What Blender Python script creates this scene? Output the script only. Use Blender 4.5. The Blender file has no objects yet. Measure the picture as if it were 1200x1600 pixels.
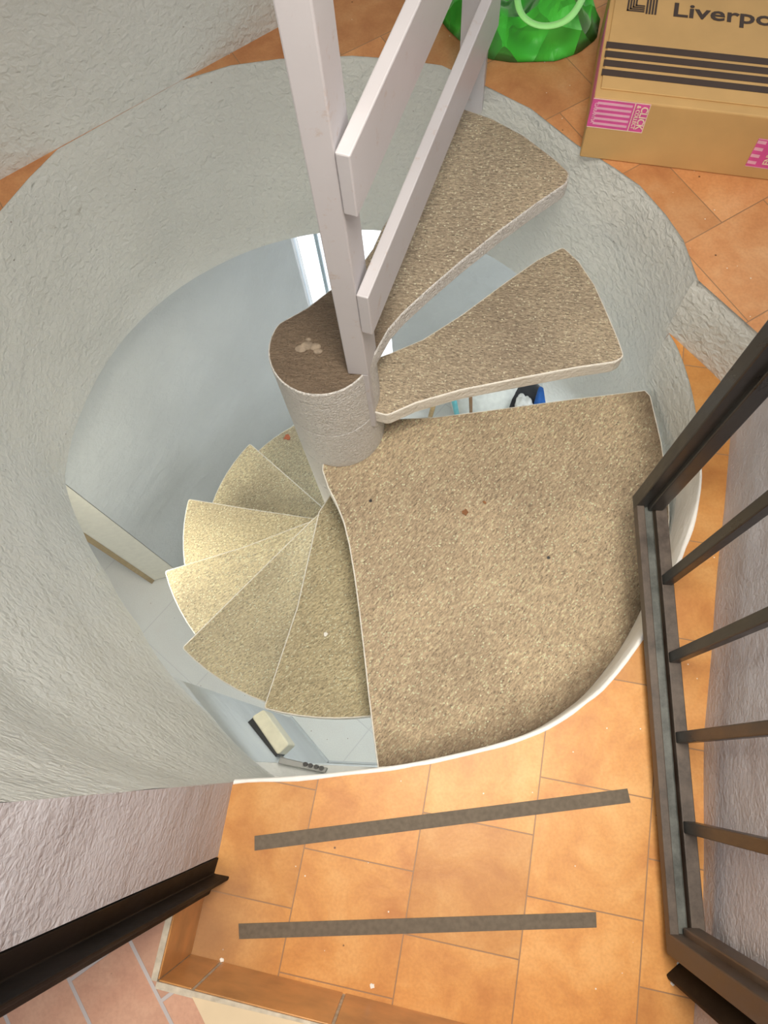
import bpy, bmesh, math, random
from mathutils import Vector, Matrix, noise
random.seed(7)
C = bpy.context.scene.collection

# ------------------------------------------------------------------ camera, light, exposure
F_PX, CAM_H = 1155.0, 1.82
NAD = (668.0, 1195.0)                     # the photo's plumb point fixes the tilt of the hand-held camera
d = Vector(((NAD[0]-600)/F_PX, -(NAD[1]-800)/F_PX, -1.0)).normalized()
_Z = -d
_X = Vector((1, 0, 0)); _X = (_X - _Z*_X.dot(_Z)).normalized()
_Y = _Z.cross(_X)
ROT = Matrix((_X, _Y, _Z))                # camera -> world
cam_data = bpy.data.cameras.new('camera')
cam = bpy.data.objects.new('camera', cam_data); C.objects.link(cam)
cam_data.sensor_fit = 'HORIZONTAL'; cam_data.sensor_width = 36.0
cam_data.lens = F_PX/1200*36.0
cam_data.clip_start = 0.02
cam.matrix_world = Matrix.Translation((0, 0, CAM_H)) @ ROT.to_4x4()
bpy.context.scene.camera = cam

sc = bpy.context.scene
sc.view_settings.view_transform = 'Standard'
sc.view_settings.look = 'None'
sc.view_settings.gamma = 1.0
sc.view_settings.exposure = 0.0
sc.view_settings.use_curve_mapping = False

world = bpy.data.worlds.new('world'); sc.world = world
world.use_nodes = True
bg = world.node_tree.nodes['Background']
bg.inputs['Color'].default_value = (0.93, 0.96, 1.0, 1)
bg.inputs['Strength'].default_value = 0.55

def area(name, loc, target, sx, sy, power, col):
    l = bpy.data.lights.new(name, 'AREA'); l.shape = 'RECTANGLE'; l.size = sx; l.size_y = sy
    l.energy = power; l.color = col
    o = bpy.data.objects.new(name, l); C.objects.link(o); o.location = loc
    o.rotation_euler = (Vector(target)-Vector(loc)).to_track_quat('-Z', 'Y').to_euler()
    return o
area('ceiling_lamp_light', (0.35, 0.75, 2.55), (0.1, 0.5, 0), 0.5, 0.5, 5, (1.0, 0.93, 0.82))
area('landing_lamp_light', (0.18, 0.22, 2.45), (0.15, 0.3, 0), 0.6, 0.6, 25, (1.0, 0.92, 0.80)).data.spread = math.radians(115)
area('patio_daylight', (-0.3, 5.0, 1.0), (-0.4, 3.6, -2.8), 2.5, 1.6, 420, (0.92, 0.96, 1.0))
area('lower_room_cool_fill', (1.5, 1.9, -0.6), (0.8, 1.6, -2.8), 1.2, 1.0, 24, (0.92, 0.96, 1.0))  # added fill that brightens the lower room, no fitting there
area('stair_foot_warm_fill', (-1.35, 0.75, -0.72), (-0.6, 0.8, -1.5), 0.35, 0.35, 8, (1.0, 0.95, 0.80))  # added warm fill for the lower treads and left floor, unseen
area('lower_floor_fill', (0.1, 0.9, -0.62), (-0.2, 0.3, -2.8), 0.5, 0.5, 13, (0.86, 0.93, 1.0))  # added bluish fill over the lower floor, not a real fitting

# ------------------------------------------------------------------ construction helpers
def ray(px, py):
    return ROT @ Vector(((px-600)/F_PX, -(py-800)/F_PX, -1.0))
def at(px, py, z):
    """point of height z seen at photo pixel (px, py)"""
    r = ray(px, py); t = (z-CAM_H)/r.z
    return Vector((r.x*t, r.y*t, z))
def on_plane(px, py, p0, n):
    r = ray(px, py); o = Vector((0, 0, CAM_H)); n = Vector(n)
    t = (Vector(p0)-o).dot(n)/r.dot(n)
    return o + r*t
AX = Vector((-0.267, 0.97))               # axis of the well
def pol(r, a, c=AX):
    a = math.radians(a); return Vector((c.x+r*math.cos(a), c.y+r*math.sin(a)))

def link(name, bm, mat, parent=None, smooth=False, label=None):
    me = bpy.data.meshes.new(name)
    if parent is not None:
        inv = Matrix.Translation(-world_loc(parent))
        bm.transform(inv)
    bmesh.ops.recalc_face_normals(bm, faces=bm.faces)
    bm.to_mesh(me); bm.free()
    if mat is not None: me.materials.append(mat)
    if smooth:
        for p in me.polygons: p.use_smooth = True
    o = bpy.data.objects.new(name, me); C.objects.link(o)
    if parent is not None: o.parent = parent
    if label: o['label'] = label
    return o
def world_loc(o):
    v = Vector(o.location)
    while o.parent: o = o.parent; v += Vector(o.location)
    return v
def thing(name, label, cat, loc, group=None):
    o = bpy.data.objects.new(name, None); C.objects.link(o)
    o.empty_display_size = 0.1
    o.location = loc; o['label'] = label; o['category'] = cat
    if group: o['group'] = group
    return o
def tag(o, label, cat, group=None):
    o['label'] = label; o['category'] = cat
    if group: o['group'] = group
    return o
def struct(name, bm, mat, smooth=False, parent=None):
    o = link(name, bm, mat, parent, smooth)
    if parent is None: o['kind'] = 'structure'
    return o

def add_prism(bm, pts, z0, z1):
    """vertical prism over a plan polygon"""
    lo = [bm.verts.new((p[0], p[1], z0)) for p in pts]
    hi = [bm.verts.new((p[0], p[1], z1)) for p in pts]
    n = len(pts)
    bm.faces.new(hi); bm.faces.new(lo[::-1])
    for i in range(n):
        bm.faces.new((lo[i], lo[(i+1) % n], hi[(i+1) % n], hi[i]))
def add_box(bm, o, u, v, w):
    o, u, v, w = map(Vector, (o, u, v, w))
    P = [bm.verts.new(o+u*a+v*b+w*c) for c in (0, 1) for b in (0, 1) for a in (0, 1)]
    for f in ((0, 1, 3, 2), (4, 6, 7, 5), (0, 4, 5, 1), (2, 3, 7, 6), (0, 2, 6, 4), (1, 5, 7, 3)):
        bm.faces.new([P[i] for i in f])
def add_tube(bm, pts, r, seg=12, caps=True, r2=None):
    rings = []; n = len(pts)
    for i, p in enumerate(pts):
        p = Vector(p)
        t = (Vector(pts[min(i+1, n-1)])-Vector(pts[max(i-1, 0)])).normalized()
        a = t.orthogonal().normalized() if i == 0 else (prev - t*prev.dot(t)).normalized()
        prev = a; b = t.cross(a)
        rr = r if r2 is None else r+(r2-r)*i/(n-1)
        rings.append([bm.verts.new(p+(a*math.cos(2*math.pi*k/seg)+b*math.sin(2*math.pi*k/seg))*rr) for k in range(seg)])
    for A, B in zip(rings, rings[1:]):
        for k in range(seg): bm.faces.new((A[k], A[(k+1) % seg], B[(k+1) % seg], B[k]))
    if caps: bm.faces.new(rings[0][::-1]); bm.faces.new(rings[-1])
def bevel(o, w, seg=2, ang=35):
    m = o.modifiers.new('bevel', 'BEVEL'); m.width = w; m.segments = seg
    m.limit_method = 'ANGLE'; m.angle_limit = math.radians(ang); m.harden_normals = False
    return o
def chaikin(pts, it=2, closed=False):
    pts = [Vector(p) for p in pts]
    for _ in range(it):
        q = [] if closed else [pts[0]]
        n = len(pts)
        for i in range(n if closed else n-1):
            a, b = pts[i], pts[(i+1) % n]
            q += [a*.75+b*.25, a*.25+b*.75]
        if not closed: q.append(pts[-1])
        pts = q
    return pts
def round_poly(pts, r=0.02, seg=4, min_turn=22):
    """rounds sharp corners of a plan polygon"""
    out = []; n = len(pts); pts = [Vector((p[0], p[1])) for p in pts]
    for i in range(n):
        a, b, c = pts[i-1], pts[i], pts[(i+1) % n]
        u, v = (a-b), (c-b); turn = 180-math.degrees(u.angle(v)) if u.length > 1e-6 and v.length > 1e-6 else 0
        if turn < min_turn: out.append(b); continue
        k = min(r, u.length*.45, v.length*.45)
        p, q = b+u.normalized()*k, b+v.normalized()*k
        for s in range(seg+1):
            t = s/seg; out.append(p*(1-t)**2+b*2*t*(1-t)+q*t*t)
    return out
def fill_loops(loops, z):
    """flat face set bounded by an outer loop and inner loops at height z"""
    bm = bmesh.new(); edges = []
    for L in loops:
        vs = [bm.verts.new((p[0], p[1], z)) for p in L]
        for i in range(len(vs)): edges.append(bm.edges.new((vs[i], vs[(i+1) % len(vs)])))
    bmesh.ops.triangle_fill(bm, edges=edges, use_beauty=True, normal=(0, 0, 1))
    return bm

# ------------------------------------------------------------------ materials
def new_mat(name):
    m = bpy.data.materials.new(name); m.use_nodes = True
    nt = m.node_tree; b = nt.nodes['Principled BSDF']
    return m, nt, b
def N(nt, t, **kw):
    n = nt.nodes.new(t)
    for k, v in kw.items():
        if k in n.inputs.keys(): n.inputs[k].default_value = v
        else: setattr(n, k, v)
    return n
def ramp(nt, src, stops):
    r = nt.nodes.new('ShaderNodeValToRGB'); e = r.color_ramp.elements
    while len(e) > 1: e.remove(e[-1])
    e[0].position, e[0].color = stops[0][0], (*stops[0][1], 1)
    for p, c in stops[1:]:
        x = e.new(p); x.color = (*c, 1)
    nt.links.new(src, r.inputs[0]); return r.outputs[0]
def mix(nt, fac, a, b, mode='MIX'):
    m = nt.nodes.new('ShaderNodeMix'); m.data_type = 'RGBA'; m.blend_type = mode
    for s, v in ((0, fac), (6, a), (7, b)):
        if isinstance(v, (int, float)): m.inputs[s].default_value = v
        elif isinstance(v, tuple): m.inputs[s].default_value = (*v, 1)
        else: nt.links.new(v, m.inputs[s])
    return m.outputs[2]
def coords(nt, rot=(0, 0, 0), scale=(1, 1, 1), loc=(0, 0, 0)):
    t = nt.nodes.new('ShaderNodeTexCoord'); mp = nt.nodes.new('ShaderNodeMapping')
    mp.inputs['Rotation'].default_value = rot; mp.inputs['Scale'].default_value = scale
    mp.inputs['Location'].default_value = loc
    nt.links.new(t.outputs['Object'], mp.inputs[0]); return mp.outputs[0]
def bump(nt, b, h, strength, dist, prev=None):
    n = nt.nodes.new('ShaderNodeBump'); n.inputs['Strength'].default_value = strength
    n.inputs['Distance'].default_value = dist; nt.links.new(h, n.inputs['Height'])
    if prev is not None: nt.links.new(prev, n.inputs['Normal'])
    nt.links.new(n.outputs[0], b.inputs['Normal']); return n.outputs[0]
def mat_plain(name, col, rough=.5, metal=0, var=.08, scale=30):
    m, nt, b = new_mat(name)
    n = N(nt, 'ShaderNodeTexNoise', Scale=scale, Detail=4.0); nt.links.new(coords(nt), n.inputs[0])
    c = ramp(nt, n.outputs[0], [(.3, tuple(x*(1-var) for x in col)), (.7, tuple(min(1, x*(1+var)) for x in col))])
    nt.links.new(c, b.inputs['Base Color'])
    b.inputs['Roughness'].default_value = rough; b.inputs['Metallic'].default_value = metal
    return m
def mat_plaster(name, col, rough=.55, b1=.5, coarse=38, stain=True):
    m, nt, b = new_mat(name)
    co = coords(nt)
    n1 = N(nt, 'ShaderNodeTexNoise', Scale=2.2, Detail=5.0); nt.links.new(co, n1.inputs[0])
    base = ramp(nt, n1.outputs[0], [(.3, tuple(x*.93 for x in col)), (.7, tuple(min(1, x*1.05) for x in col))])
    if stain:
        n2 = N(nt, 'ShaderNodeTexNoise', Scale=9.0, Detail=8.0, Roughness=.7); nt.links.new(co, n2.inputs[0])
        f = ramp(nt, n2.outputs[0], [(.66, (0, 0, 0)), (.78, (1, 1, 1))])
        base = mix(nt, f, base, (col[0]*.62, col[1]*.58, col[2]*.53))
        v = N(nt, 'ShaderNodeTexVoronoi', Scale=26.0); nt.links.new(co, v.inputs[0])
        n3 = N(nt, 'ShaderNodeTexNoise', Scale=5.0, Detail=2.0); nt.links.new(co, n3.inputs[0])
        f2 = ramp(nt, v.outputs['Distance'], [(.05, (1, 1, 1)), (.09, (0, 0, 0))])
        f3 = ramp(nt, n3.outputs[0], [(.58, (0, 0, 0)), (.66, (1, 1, 1))])
        base = mix(nt, mix(nt, 1.0, f2, f3, 'MULTIPLY'), base, (.30, .27, .24))
    nt.links.new(base, b.inputs['Base Color'])
    b.inputs['Roughness'].default_value = rough
    n4 = N(nt, 'ShaderNodeTexNoise', Scale=float(coarse), Detail=3.0, Distortion=.6); nt.links.new(co, n4.inputs[0])
    p = bump(nt, b, n4.outputs[0], b1, .012)
    n5 = N(nt, 'ShaderNodeTexNoise', Scale=7.0, Detail=4.0); nt.links.new(co, n5.inputs[0])
    bump(nt, b, n5.outputs[0], .5, .03, p)
    return m
def mat_concrete(name, col, ang=35, fine=1.0, glitter=.36, worn=False, grime=None):
    """washed aggregate cement with a brushed grain"""
    m, nt, b = new_mat(name)
    ci = coords(nt); cr = coords(nt, rot=(0, 0, math.radians(ang)))
    mp2 = N(nt, 'ShaderNodeMapping'); mp2.inputs['Scale'].default_value = (1, 2.6, 1); nt.links.new(cr, mp2.inputs[0]); co = mp2.outputs[0]
    g = N(nt, 'ShaderNodeTexNoise', Scale=62.0*fine, Detail=5.0, Roughness=.65); nt.links.new(co, g.inputs[0])
    base = ramp(nt, g.outputs[0], [(.30, tuple(x*.40 for x in col)), (.44, tuple(x*.86 for x in col)), (.57, tuple(min(1, x*1.08) for x in col)), (.66, tuple(min(.95, x*1.65) for x in col))])
    n1 = N(nt, 'ShaderNodeTexNoise', Scale=3.2, Detail=5.0); nt.links.new(ci, n1.inputs[0])
    big = ramp(nt, n1.outputs[0], [(.34, (.80, .78, .76)), (.62, (1.05, 1.04, 1.0))])
    base = mix(nt, 1.0, base, big, 'MULTIPLY')
    v = N(nt, 'ShaderNodeTexVoronoi', Scale=150.0); nt.links.new(ci, v.inputs[0])
    sp = ramp(nt, v.outputs['Distance'], [(.16, (1, 1, 1)), (.26, (0, 0, 0))])
    pick = ramp(nt, v.outputs['Color'], [(.74, (0, 0, 0)), (.76, (1, 1, 1))])
    base = mix(nt, mix(nt, 1.0, sp, pick, 'MULTIPLY'), base, (col[0]*.24, col[1]*.22, col[2]*.20))
    v2 = N(nt, 'ShaderNodeTexVoronoi', Scale=105.0); nt.links.new(coords(nt, loc=(3, 1, 0)), v2.inputs[0])
    sp2 = ramp(nt, v2.outputs['Distance'], [(.18, (1, 1, 1)), (.30, (0, 0, 0))])
    pick2 = ramp(nt, v2.outputs['Color'], [(.48, (0, 0, 0)), (.52, (1, 1, 1))])
    base = mix(nt, mix(nt, 1.0, sp2, pick2, 'MULTIPLY'), base, tuple(min(.95, x*1.5+.08) for x in col))
    if grime:       # dirt swept up against the wall
        sb = N(nt, 'ShaderNodeVectorMath', operation='SUBTRACT'); sx = N(nt, 'ShaderNodeVectorMath', operation='MULTIPLY'); ln = N(nt, 'ShaderNodeVectorMath', operation='LENGTH')
        nt.links.new(ci, sb.inputs[0]); sb.inputs[1].default_value = (grime[0], grime[1], 0)
        nt.links.new(sb.outputs[0], sx.inputs[0]); sx.inputs[1].default_value = (1, 1, 0); nt.links.new(sx.outputs[0], ln.inputs[0])
        gn_ = N(nt, 'ShaderNodeTexNoise', Scale=14.0, Detail=6.0, Roughness=.7); nt.links.new(ci, gn_.inputs[0])
        ad = N(nt, 'ShaderNodeMath', operation='MULTIPLY_ADD'); nt.links.new(gn_.outputs[0], ad.inputs[0]); ad.inputs[1].default_value = .12; nt.links.new(ln.outputs['Value'], ad.inputs[2])
        mk = ramp(nt, ad.outputs[0], [(grime[2]+.05, (0, 0, 0)), (grime[3]+.06, (.8, .8, .8))])
        base = mix(nt, mk, base, (.17, .115, .07))
    if worn:        # the smooth, grimy round pad on top of the column
        ln = N(nt, 'ShaderNodeVectorMath', operation='LENGTH'); sx = N(nt, 'ShaderNodeVectorMath', operation='MULTIPLY')
        nt.links.new(ci, sx.inputs[0]); sx.inputs[1].default_value = (1, 1, 0); nt.links.new(sx.outputs[0], ln.inputs[0])
        ad = N(nt, 'ShaderNodeMath', operation='MULTIPLY_ADD'); nt.links.new(n1.outputs[0], ad.inputs[0]); ad.inputs[1].default_value = .12; nt.links.new(ln.outputs['Value'], ad.inputs[2])
        mk = ramp(nt, ad.outputs[0], [(.19, (.92, .92, .92)), (.34, (0, 0, 0))])
        base = mix(nt, mk, base, mix(nt, 1.0, big, (.25, .18, .125), 'MULTIPLY'))
    nt.links.new(base, b.inputs['Base Color'])
    b.inputs['Roughness'].default_value = glitter
    g2 = N(nt, 'ShaderNodeTexNoise', Scale=34.0*fine, Detail=4.0, Roughness=.7, Distortion=.5); nt.links.new(co, g2.inputs[0])
    p = bump(nt, b, g2.outputs[0], 1.0, .014)
    p = bump(nt, b, g.outputs[0], .9, .008, p)
    bump(nt, b, v2.outputs['Distance'], .4, .003, p)
    return m
def mat_tile(name, cols, origin, ang, size, offset=.5, mortar=(.36, .20, .10), msize=.0016, width=None, rough=.45, half=False, dirt=None):
    """running-bond terracotta; 'ang' is the direction of the unbroken joints"""
    m, nt, b = new_mat(name)
    a = math.radians(ang)
    # Mapping (POINT) applies rotation then translation
    ca, sa = math.cos(-a), math.sin(-a)
    ox, oy = origin
    tx, ty = -(ca*ox-sa*oy), -(sa*ox+ca*oy)
    co = coords(nt, rot=(0, 0, -a), loc=(tx+(width or size)*(40.5 if half else 40), ty+size*40, 0)); ci = coords(nt)
    br = N(nt, 'ShaderNodeTexBrick')
    br.offset = offset; br.offset_frequency = 2; br.squash = 1
    for k, v in (('Scale', 1.0), ('Mortar Size', msize), ('Mortar Smooth', .25), ('Bias', 0.0), ('Brick Width', width or size), ('Row Height', size)):
        br.inputs[k].default_value = v
    br.inputs['Color1'].default_value = (.86, .86, .86, 1); br.inputs['Color2'].default_value = (1.1, 1.1, 1.1, 1)
    br.inputs['Mortar'].default_value = (1, 1, 1, 1)
    nt.links.new(co, br.inputs[0])
    n1 = N(nt, 'ShaderNodeTexNoise', Scale=6.5, Detail=6.0, Roughness=.62, Distortion=.3); nt.links.new(ci, n1.inputs[0])
    base = ramp(nt, n1.outputs[0], [(.30, cols[0]), (.50, cols[1]), (.70, cols[2])])
    base = mix(nt, 1.0, base, br.outputs['Color'], 'MULTIPLY')
    n2 = N(nt, 'ShaderNodeTexNoise', Scale=150.0, Detail=3.0); nt.links.new(ci, n2.inputs[0])
    base = mix(nt, ramp(nt, n2.outputs[0], [(.35, (.16, .16, .16)), (.60, (0, 0, 0))]), base, tuple(x*.72 for x in cols[0]))
    # paint specks and dark chips
    v = N(nt, 'ShaderNodeTexVoronoi', Scale=34.0); nt.links.new(ci, v.inputs[0])
    f = mix(nt, 1.0, ramp(nt, v.outputs['Distance'], [(.045, (1, 1, 1)), (.07, (0, 0, 0))]), ramp(nt, v.outputs['Color'], [(.60, (0, 0, 0)), (.62, (1, 1, 1))]), 'MULTIPLY')
    base = mix(nt, f, base, (.80, .72, .60))
    v = N(nt, 'ShaderNodeTexVoronoi', Scale=19.0); nt.links.new(coords(nt, loc=(5, 3, 0)), v.inputs[0])
    f = mix(nt, 1.0, ramp(nt, v.outputs['Distance'], [(.035, (1, 1, 1)), (.06, (0, 0, 0))]), ramp(nt, v.outputs['Color'], [(.62, (0, 0, 0)), (.64, (1, 1, 1))]), 'MULTIPLY')
    base = mix(nt, f, base, (.16, .07, .03))
    if dirt:        # grime trodden into the corner
        sb = N(nt, 'ShaderNodeVectorMath', operation='SUBTRACT'); ln = N(nt, 'ShaderNodeVectorMath', operation='LENGTH')
        nt.links.new(ci, sb.inputs[0]); sb.inputs[1].default_value = (dirt[0], dirt[1], 0); nt.links.new(sb.outputs[0], ln.inputs[0])
        ad = N(nt, 'ShaderNodeMath', operation='MULTIPLY_ADD'); nt.links.new(n1.outputs[0], ad.inputs[0]); ad.inputs[1].default_value = .16; nt.links.new(ln.outputs['Value'], ad.inputs[2])
        base = mix(nt, ramp(nt, ad.outputs[0], [(.12, (.75, .75, .75)), (.27, (0, 0, 0))]), base, (.30, .165, .085))
    base = mix(nt, br.outputs['Fac'], base, mortar)
    nt.links.new(base, b.inputs['Base Color'])
    b.inputs['Roughness'].default_value = rough
    inv = N(nt, 'ShaderNodeMath', operation='SUBTRACT'); inv.inputs[0].default_value = 1.0; nt.links.new(br.outputs['Fac'], inv.inputs[1])
    p = bump(nt, b, inv.outputs[0], .5, .003)
    bump(nt, b, n1.outputs[0], .25, .006, p)
    return m
def mat_metal_black(name, a=(.020, .017, .016), c=(.10, .085, .072), rough=.28):
    m, nt, b = new_mat(name)
    n = N(nt, 'ShaderNodeTexNoise', Scale=14.0, Detail=8.0, Roughness=.7); nt.links.new(coords(nt, scale=(1, 1, .35)), n.inputs[0])
    nt.links.new(ramp(nt, n.outputs[0], [(.38, a), (.72, c)]), b.inputs['Base Color'])
    r = ramp(nt, n.outputs[0], [(.35, (rough,)*3), (.7, (rough+.25,)*3)])
    nt.links.new(r, b.inputs['Roughness'])
    b.inputs['Specular IOR Level'].default_value = .18 if 'frame' in name else .5
    bump(nt, b, n.outputs[0], .15, .002)
    return m
def mat_paint(name, col=(.57, .55, .575)):
    """old white enamel with brush marks and rust chips"""
    m, nt, b = new_mat(name)
    co = coords(nt)
    n = N(nt, 'ShaderNodeTexNoise', Scale=24.0, Detail=9.0, Roughness=.75); nt.links.new(co, n.inputs[0])
    n2 = N(nt, 'ShaderNodeTexNoise', Scale=5.0, Detail=3.0); nt.links.new(co, n2.inputs[0])
    base = ramp(nt, n2.outputs[0], [(.3, tuple(x*.93 for x in col)), (.7, col)])
    base = mix(nt, ramp(nt, n.outputs[0], [(.58, (0, 0, 0)), (.70, (.65, .65, .65))]), base, (.45, .33, .27))
    nt.links.new(base, b.inputs['Base Color']); b.inputs['Roughness'].default_value = .38
    bump(nt, b, n.outputs[0], .15, .003)
    return m

M = {}
M['well'] = mat_plaster('white_well_plaster', (.70, .715, .685), b1=.6, rough=.40, coarse=56)
M['wall'] = mat_plaster('lilac_white_wall_plaster', (.56, .545, .58), b1=.35, coarse=90)
M['lower_wall'] = mat_plaster('lower_room_plaster', (.56, .585, .575), b1=.25, stain=False)
M['rim'] = mat_plaster('bright_white_rim_paint', (.92, .91, .88), b1=.25, stain=False)
M['ceil'] = mat_plaster('ceiling_plaster', (.75, .75, .73), b1=.2, stain=False)
M['conc'] = mat_concrete('brushed_aggregate_cement', (.74, .58, .395), ang=-50, fine=1.35, grime=(.149, -.165, .735, .815))
M['conc2'] = mat_concrete('brushed_aggregate_cement_upper', (.66, .54, .40), ang=12, fine=1.4)
M['conc3'] = mat_concrete('brushed_aggregate_cement_lower', (.78, .67, .43), ang=-35, fine=1.4)
M['conc_top'] = mat_concrete('worn_cement_top_tread', (.66, .54, .40), ang=5, fine=1.4, worn=True)
M['column'] = mat_plaster('column_painted_cement', (.74, .715, .68), b1=1.0, coarse=140)
M['nosing'] = mat_plaster('tread_edge_white_cement', (.82, .78, .70), b1=.5, coarse=90, stain=False)
tA = ((.52, .20, .048), (.68, .315, .085), (.78, .42, .145))
M['tile0'] = mat_tile('landing_terracotta_tile', tA, (0.2115, -0.272), 79.3, .2515, width=.2500, dirt=(-.50, -.36))
M['tileU'] = mat_tile('upper_floor_terracotta_tile', ((.50, .20, .075), (.64, .30, .12), (.72, .40, .19)), (.772, 1.304), 30.5, .262, half=True)
M['tileC'] = mat_tile('near_floor_terracotta_tile', ((.42, .21, .14), (.55, .29, .19), (.62, .36, .24)), (-.592, -.32), -55, .131, mortar=(.50, .44, .42), msize=.004, width=.262)
M['riser'] = mat_plain('riser_terracotta', (.56, .27, .09), .3, var=.25, scale=12)
M['pale_patch'] = mat_plain('pale_floor_patch', (.72, .56, .36), .5, var=.12, scale=6)
M['grout'] = mat_plain('pale_grout', (.55, .47, .36), .8, var=.2, scale=60)
M['tape'] = mat_plain('grey_grip_tape', (.145, .115, .082), .75, var=.15, scale=90)
M['black'] = mat_metal_black('black_enamelled_steel', a=(.010, .009, .009), c=(.035, .034, .032), rough=.24)
M['jamb'] = mat_metal_black('black_steel_frame', a=(.003, .0025, .0025), c=(.012, .008, .007), rough=.5)
M['brown'] = mat_metal_black('worn_brown_steel', a=(.05, .036, .028), c=(.15, .115, .09), rough=.4)
M['green_steel'] = mat_metal_black('worn_grey_green_steel', a=(.05, .055, .05), c=(.17, .18, .165), rough=.3)
M['paint'] = mat_paint('old_white_enamel')
M['low_tile'] = mat_tile('lower_floor_white_tile', ((.74, .74, .69), (.75, .76, .71), (.77, .78, .73)), (-.35, .2), 50, .50, mortar=(.66, .66, .63), msize=.003, offset=0)
M['low_tile'].node_tree.nodes['Brick Texture'].inputs['Color1'].default_value = (1, 1, 1, 1)
M['low_tile'].node_tree.nodes['Brick Texture'].inputs['Color2'].default_value = (1.02, 1.02, 1.02, 1)
M['card'] = mat_plain('brown_cardboard', (.62, .385, .15), .7, var=.07, scale=9)
M['print'] = mat_plain('dark_print_ink', (.060, .038, .028), .6)
M['pink'] = mat_plain('magenta_tape_print', (.72, .10, .36), .35)
M['lpink'] = mat_plain('pale_pink_tape_stripe', (.86, .47, .62), .35)
M['cream_tape'] = mat_plain('cream_tape_border', (.86, .72, .55), .35)

# ------------------------------------------------------------------ levels
ZU, ZL, ZS, RISE = .235, 0.0, -.22, .235
ZC, ZF = -.50, -2.82                       # underside of the slab, floor of the lower room

# ------------------------------------------------------------------ outlines of the well in plan
rim0_px = [(1045, 520), (1062, 548), (1085, 620), (1097, 720), (1092, 790), (1072, 850), (1052, 900), (1030, 950), (1000, 1005), (945, 1075),
           (900, 1110), (850, 1142), (780, 1166), (700, 1185), (640, 1197), (590, 1204), (480, 1216), (365, 1222)]
rim0 = [at(x, y, ZL).xy for x, y in rim0_px]
rim0s = [rim0[0]] + chaikin(rim0, 2)[1:-1] + [rim0[-1]]
P1 = rim0[-1]
rimU_px = [(0, 330), (45, 278), (90, 233), (285, 125), (360, 102), (435, 92), (550, 87), (620, 92), (690, 102), (760, 135), (830, 170), (900, 225), (960, 262), (1000, 290),
           (1040, 335), (1068, 375)]
rimU = [at(x, y, ZU).xy for x, y in rimU_px] + [Vector((.69, 1.134))]
left_arc = [pol(1.0, a) for a in range(-142, -206, -8)]          # outside the frame, joins (0,330)
rimU_all = left_arc + rimU
RISER_A = Vector((.69, 1.134)); RISER_B = at(1110, 580, 0).xy
dirR = (RISER_B-RISER_A).normalized(); RISER_END = RISER_A + dirR*.165

# well wall: one continuous drum surface, top and bottom edges vary with azimuth
def az(p): return math.degrees(math.atan2(p[1]-AX.y, p[0]-AX.x))
def resample(path, n):
    L = [0]
    for a, b in zip(path, path[1:]): L.append(L[-1]+(b-a).length)
    out = []; j = 0
    for i in range(n):
        s = L[-1]*i/(n-1)
        while j < len(L)-2 and L[j+1] < s: j += 1
        t = (s-L[j])/max(1e-9, L[j+1]-L[j]); out.append(path[j].lerp(path[j+1], t))
    return out
def drum(bm, top, ztop, zbot, rows=14, rb=None):
    grid = []
    for i, p in enumerate(top):
        zt = ztop; a = az(p); r0 = (p-AX).length
        zb = zbot(a); r1 = rb(a, r0) if rb else r0
        col = []
        for k in range(rows+1):
            t = k/rows; z = zt+(zb-zt)*t
            rr = r0+(r1-r0)*max(0, min(1, (ZU-z)/(ZU-ZC)*1.1)) if rb else r0
            if k == 0 and zt < 1: rr += .004
            q = AX+(p-AX).normalized()*rr
            w = noise.noise(Vector((q.x*3, q.y*3, z*3)))*.007*(1 if 0 < k else .3)
            q = AX+(p-AX).normalized()*(rr+w)
            col.append(bm.verts.new((q.x, q.y, z)))
        grid.append(col)
    for A, B in zip(grid, grid[1:]):
        for k in range(rows): bm.faces.new((A[k], A[k+1], B[k+1], B[k]))
    return grid
def zb_upper(a):
    if a < 0: a += 360
    if a < 46: return ZC - .62*min(1, (46-a)/14.0)
    return ZC
RB = [(60, .985), (75, .965), (120, .965), (150, .972), (170, .972), (182, .967), (194, .905), (206, .862), (220, .850), (231, .879), (244, .915), (259.5, 1.02)]
def rb_upper(a, r0):
    b = a % 360
    if 60 < b < 260:
        for (x0, y0), (x1, y1) in zip(RB, RB[1:]):
            if b <= x1: return y0+(y1-y0)*(b-x0)/(x1-x0)
    return .985 if abs(a) > 60 else (r0 if abs(a) < 25 else r0+(.985-r0)*(abs(a)-25)/35)
bm = bmesh.new()
drum(bm, resample(rimU_all[::-1], 130), ZU, zb_upper, rb=rb_upper)
upper_drum = struct('wall_north', bm, M['well'], smooth=True)
bm = bmesh.new()
seam = [RISER_A] + rim0s[1:]
drum(bm, resample(seam, 110), ZL, lambda a: ZF if a < -60 else (ZC-.62 if a > -40 else ZC-.62+(ZF-ZC+.62)*(-40-a)/20), rows=26, rb=lambda a, r: r)
struct('wall_south', bm, M['well'], smooth=True)
# join between the upper and lower drum where the floors step
# full height part of the drum, from the outer left round to the door corner
full = [pol(1.0, -142+41.5*i/24) for i in range(25)]
full = [p.lerp(AX+(p-AX).normalized()*(P1-AX).length, i/24) for i, p in enumerate(full)]; full[-1] = P1
bm = bmesh.new()
drum(bm, [Vector(p) for p in full], 2.6, lambda a: ZC, rows=60, rb=rb_upper)
struct('wall_west', bm, M['well'], smooth=True)

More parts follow.
